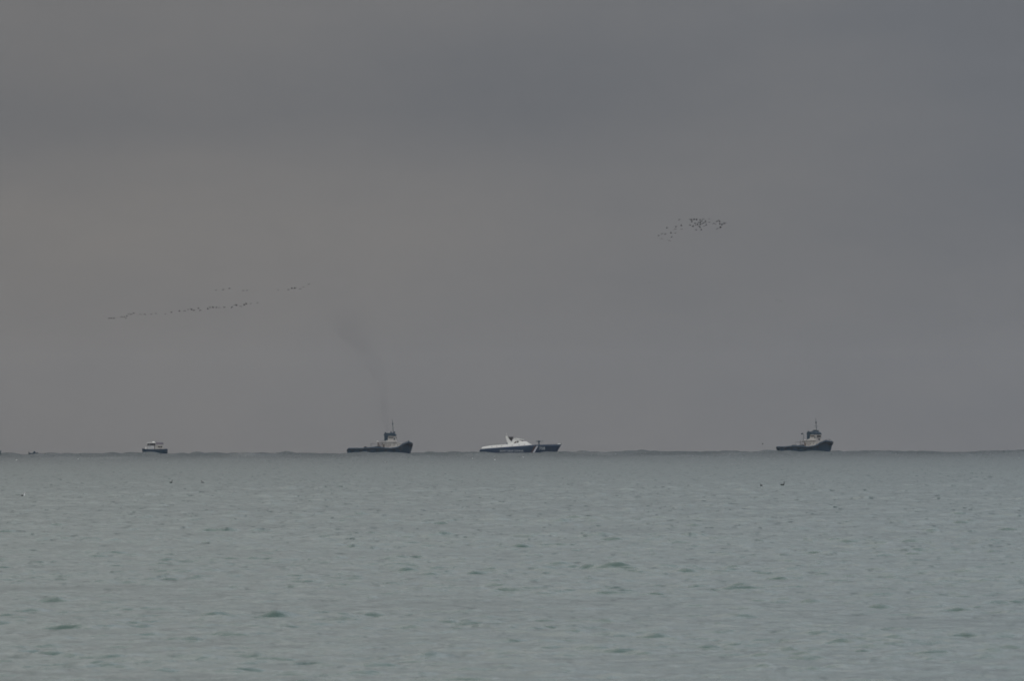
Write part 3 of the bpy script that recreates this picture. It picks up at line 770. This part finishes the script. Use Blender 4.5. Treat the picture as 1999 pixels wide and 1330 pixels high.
def swimming_bird(kind):
    neck = .26 if kind != 'gull' else .13
    T = (1, 0, 0)
    rings = [((-.24, 0, .07), .02, .01, T), ((-.18, 0, .05), .07, .045, T), ((-.06, 0, .035), .105, .075, T), ((.06, 0, .03), .10, .075, T), ((.13, 0, .045), .075, .065, (1, 0, .6)),
             ((.155, 0, .10), .035, .035, (.3, 0, 1)), ((.15, 0, .05+neck*.6), .026, .028, (-.1, 0, 1)), ((.155, 0, .04+neck*.95), .03, .032, (.4, 0, 1)), ((.185, 0, .06+neck), .034, .034, (1, 0, .2)),
             ((.22, 0, .055+neck), .016, .014, T), ((.29, 0, .045+neck), .004, .004, T)]
    bm, sides = loft(rings)
    for k, i, f in sides:
        if kind == 'gull': f.material_index = 1 if (k in (1, 2) and i in (1, 2)) else (2 if k >= 9 else 0)
        elif kind == 'grebe': f.material_index = 1 if (3 <= k <= 7) else (2 if k >= 9 else 0)
    ms = {'gull': [M['gull'], M['gullwing'], M['bill']], 'grebe': [M['feather'], M['gull'], M['bill']], 'dark': [M['feather']]}[kind]
    return link('swimming_bird' if kind != 'gull' else 'gull', bm, ms, None, True)
def float_bird(o, px, py, label, group, sc=1, yaw=0, lift=0.0):
    p, z = water_point(px, py)
    o.location = (p.x, p.y, p.z + z + lift); o.scale = (sc,)*3; o.rotation_euler = (0, 0, math.radians(yaw)); tag(o, label, 'bird', group)
db = swimming_bird('dark')
float_bird(db, 334, 943, 'dark bird on the water below the blue boat, left of a pair', 'dark birds afloat', .75, 40)
for px, py, lab, sc, yaw in ((395.5, 943, 'dark bird on the water below the blue boat, right of a pair', .62, 200), (1527.5, 948, 'dark bird with upright neck afloat below the right-hand tug', .85, 0),
                             (1486, 948.5, 'low dark bird afloat just left of the upright-necked one', .5, 190)):
    c = db.copy(); COL.objects.link(c); float_bird(c, px, py, lab, 'dark birds afloat', sc, yaw)
gb = swimming_bird('grebe'); float_bird(gb, 45, 969, 'dark bird with white neck afloat near the left edge', None, .7, 0)
g0 = swimming_bird('gull')
for i, (px, py, lab) in enumerate(((32, 900, 'white gull speck on the water nearest the left edge'), (152.5, 898, 'white gull speck on the water left of the blue boat'),
                      (922.5, 896.5, 'bright white gull speck on the water below the patrol boat stern'), (966, 899, 'faint white gull speck on the water under the patrol boat lettering'),
                      (1021.5, 894, 'white gull speck on the water below the middle of the patrol boat'), (752, 904, 'white gull speck on the water below the smoking tug'))):
    o = g0
    if i: o = g0.copy(); COL.objects.link(o)
    float_bird(o, px, py, lab, 'white gulls resting on the far water', .85, 20+50*i, .08)

# ------------------------------------------------------------------ smoke
def smoke():
    pts = [(756, 846, 3), (754, 825, 6), (751, 805, 9), (750, 780, 11), (748, 755, 14), (738, 730, 18), (726, 705, 26), (708, 680, 36), (690, 655, 44), (676, 625, 48), (672, 600, 36), (672, 585, 16)]
    bm = bmesh.new(); rows = []; rr = random.Random(3)
    fine = []
    for a, b in zip(pts[:-1], pts[1:]):
        for k in range(3):
            f = k/3; fine.append(tuple(a[j]+(b[j]-a[j])*f for j in range(3)))
    fine.append(pts[-1])
    n = 20; base = at(fine[0][0], fine[0][1], 6000)
    for j, (px, py, r) in enumerate(fine):
        c = at(px, py, 6000)-base; R_ = r*6000/F*.8; row = []
        for i in range(n):
            a = 2*math.pi*i/n
            q = R_*(1+.16*math.sin(2*a+j*.5)+.12*math.sin(3*a-j*.8+1)+.07*math.sin(5*a+j*1.3))
            row.append(bm.verts.new(c+Vector((q*math.cos(a), q*math.sin(a), R_*.12*math.sin(a*2+j)))))
        rows.append(row)
    for a, b in zip(rows[:-1], rows[1:]):
        for i in range(n): bm.faces.new((a[i], a[(i+1) % n], b[(i+1) % n], b[i]))
    bm.faces.new(list(reversed(rows[0]))); bm.faces.new(rows[-1])
    m = bpy.data.materials.new('thin_smoke'); m.use_nodes = True; nt = m.node_tree; nt.nodes.clear()
    v = nt.nodes.new('ShaderNodeVolumePrincipled'); o = nt.nodes.new('ShaderNodeOutputMaterial'); nt.links.new(v.outputs[0], o.inputs['Volume'])
    v.inputs['Color'].default_value = (.25, .25, .27, 1); tc = nt.nodes.new('ShaderNodeTexCoord'); nz = nt.nodes.new('ShaderNodeTexNoise'); nz.inputs['Scale'].default_value = .085; nz.inputs['Detail'].default_value = 3
    mr = nt.nodes.new('ShaderNodeMapRange'); mr.inputs[1].default_value = .42; mr.inputs[2].default_value = .72; mr.inputs[3].default_value = .9; mr.inputs[4].default_value = 2.3
    nt.links.new(tc.outputs['Object'], nz.inputs['Vector']); nt.links.new(nz.outputs['Fac'], mr.inputs[0])
    # the plume thins as it rises and spreads
    sp = nt.nodes.new('ShaderNodeSeparateXYZ'); nt.links.new(tc.outputs['Object'], sp.inputs[0])
    hg = nt.nodes.new('ShaderNodeValToRGB'); mh = nt.nodes.new('ShaderNodeMath'); mh.operation = 'DIVIDE'; mh.inputs[1].default_value = 60
    nt.links.new(sp.outputs[2], mh.inputs[0]); nt.links.new(mh.outputs[0], hg.inputs[0])
    el = hg.color_ramp.elements; el[0].position = 0; el[0].color = (.16, .16, .16, 1); el[1].position = 1; el[1].color = (.001, .001, .001, 1)
    for p_, c_ in ((.12, .045), (.35, .014), (.6, .006), (.85, .0045)):
        e_ = el.new(p_); e_.color = (c_, c_, c_, 1)
    md = nt.nodes.new('ShaderNodeMath'); md.operation = 'MULTIPLY'; nt.links.new(mr.outputs[0], md.inputs[0]); nt.links.new(hg.outputs[0], md.inputs[1])
    nt.links.new(md.outputs[0], v.inputs['Density'])
    ob = link('smoke', bm, m, None, True); ob.location = base
    tag(ob, 'thin dark smoke drifting up and left from the left-hand tug', 'smoke', kind='stuff')
smoke()

# ------------------------------------------------------------------ haze
def haze():
    b = 16500.0
    bm = box(-b, b, -b, b, -24, 105)
    m = bpy.data.materials.new('haze_air'); m.use_nodes = True; nt = m.node_tree; nt.nodes.clear()
    v = nt.nodes.new('ShaderNodeVolumePrincipled'); o = nt.nodes.new('ShaderNodeOutputMaterial'); nt.links.new(v.outputs[0], o.inputs['Volume'])
    v.inputs['Color'].default_value = (.86, .87, .90, 1); v.inputs['Density'].default_value = 1.1e-5
    ob = link('haze', bm, m); tag(ob, kind='stuff')
haze()
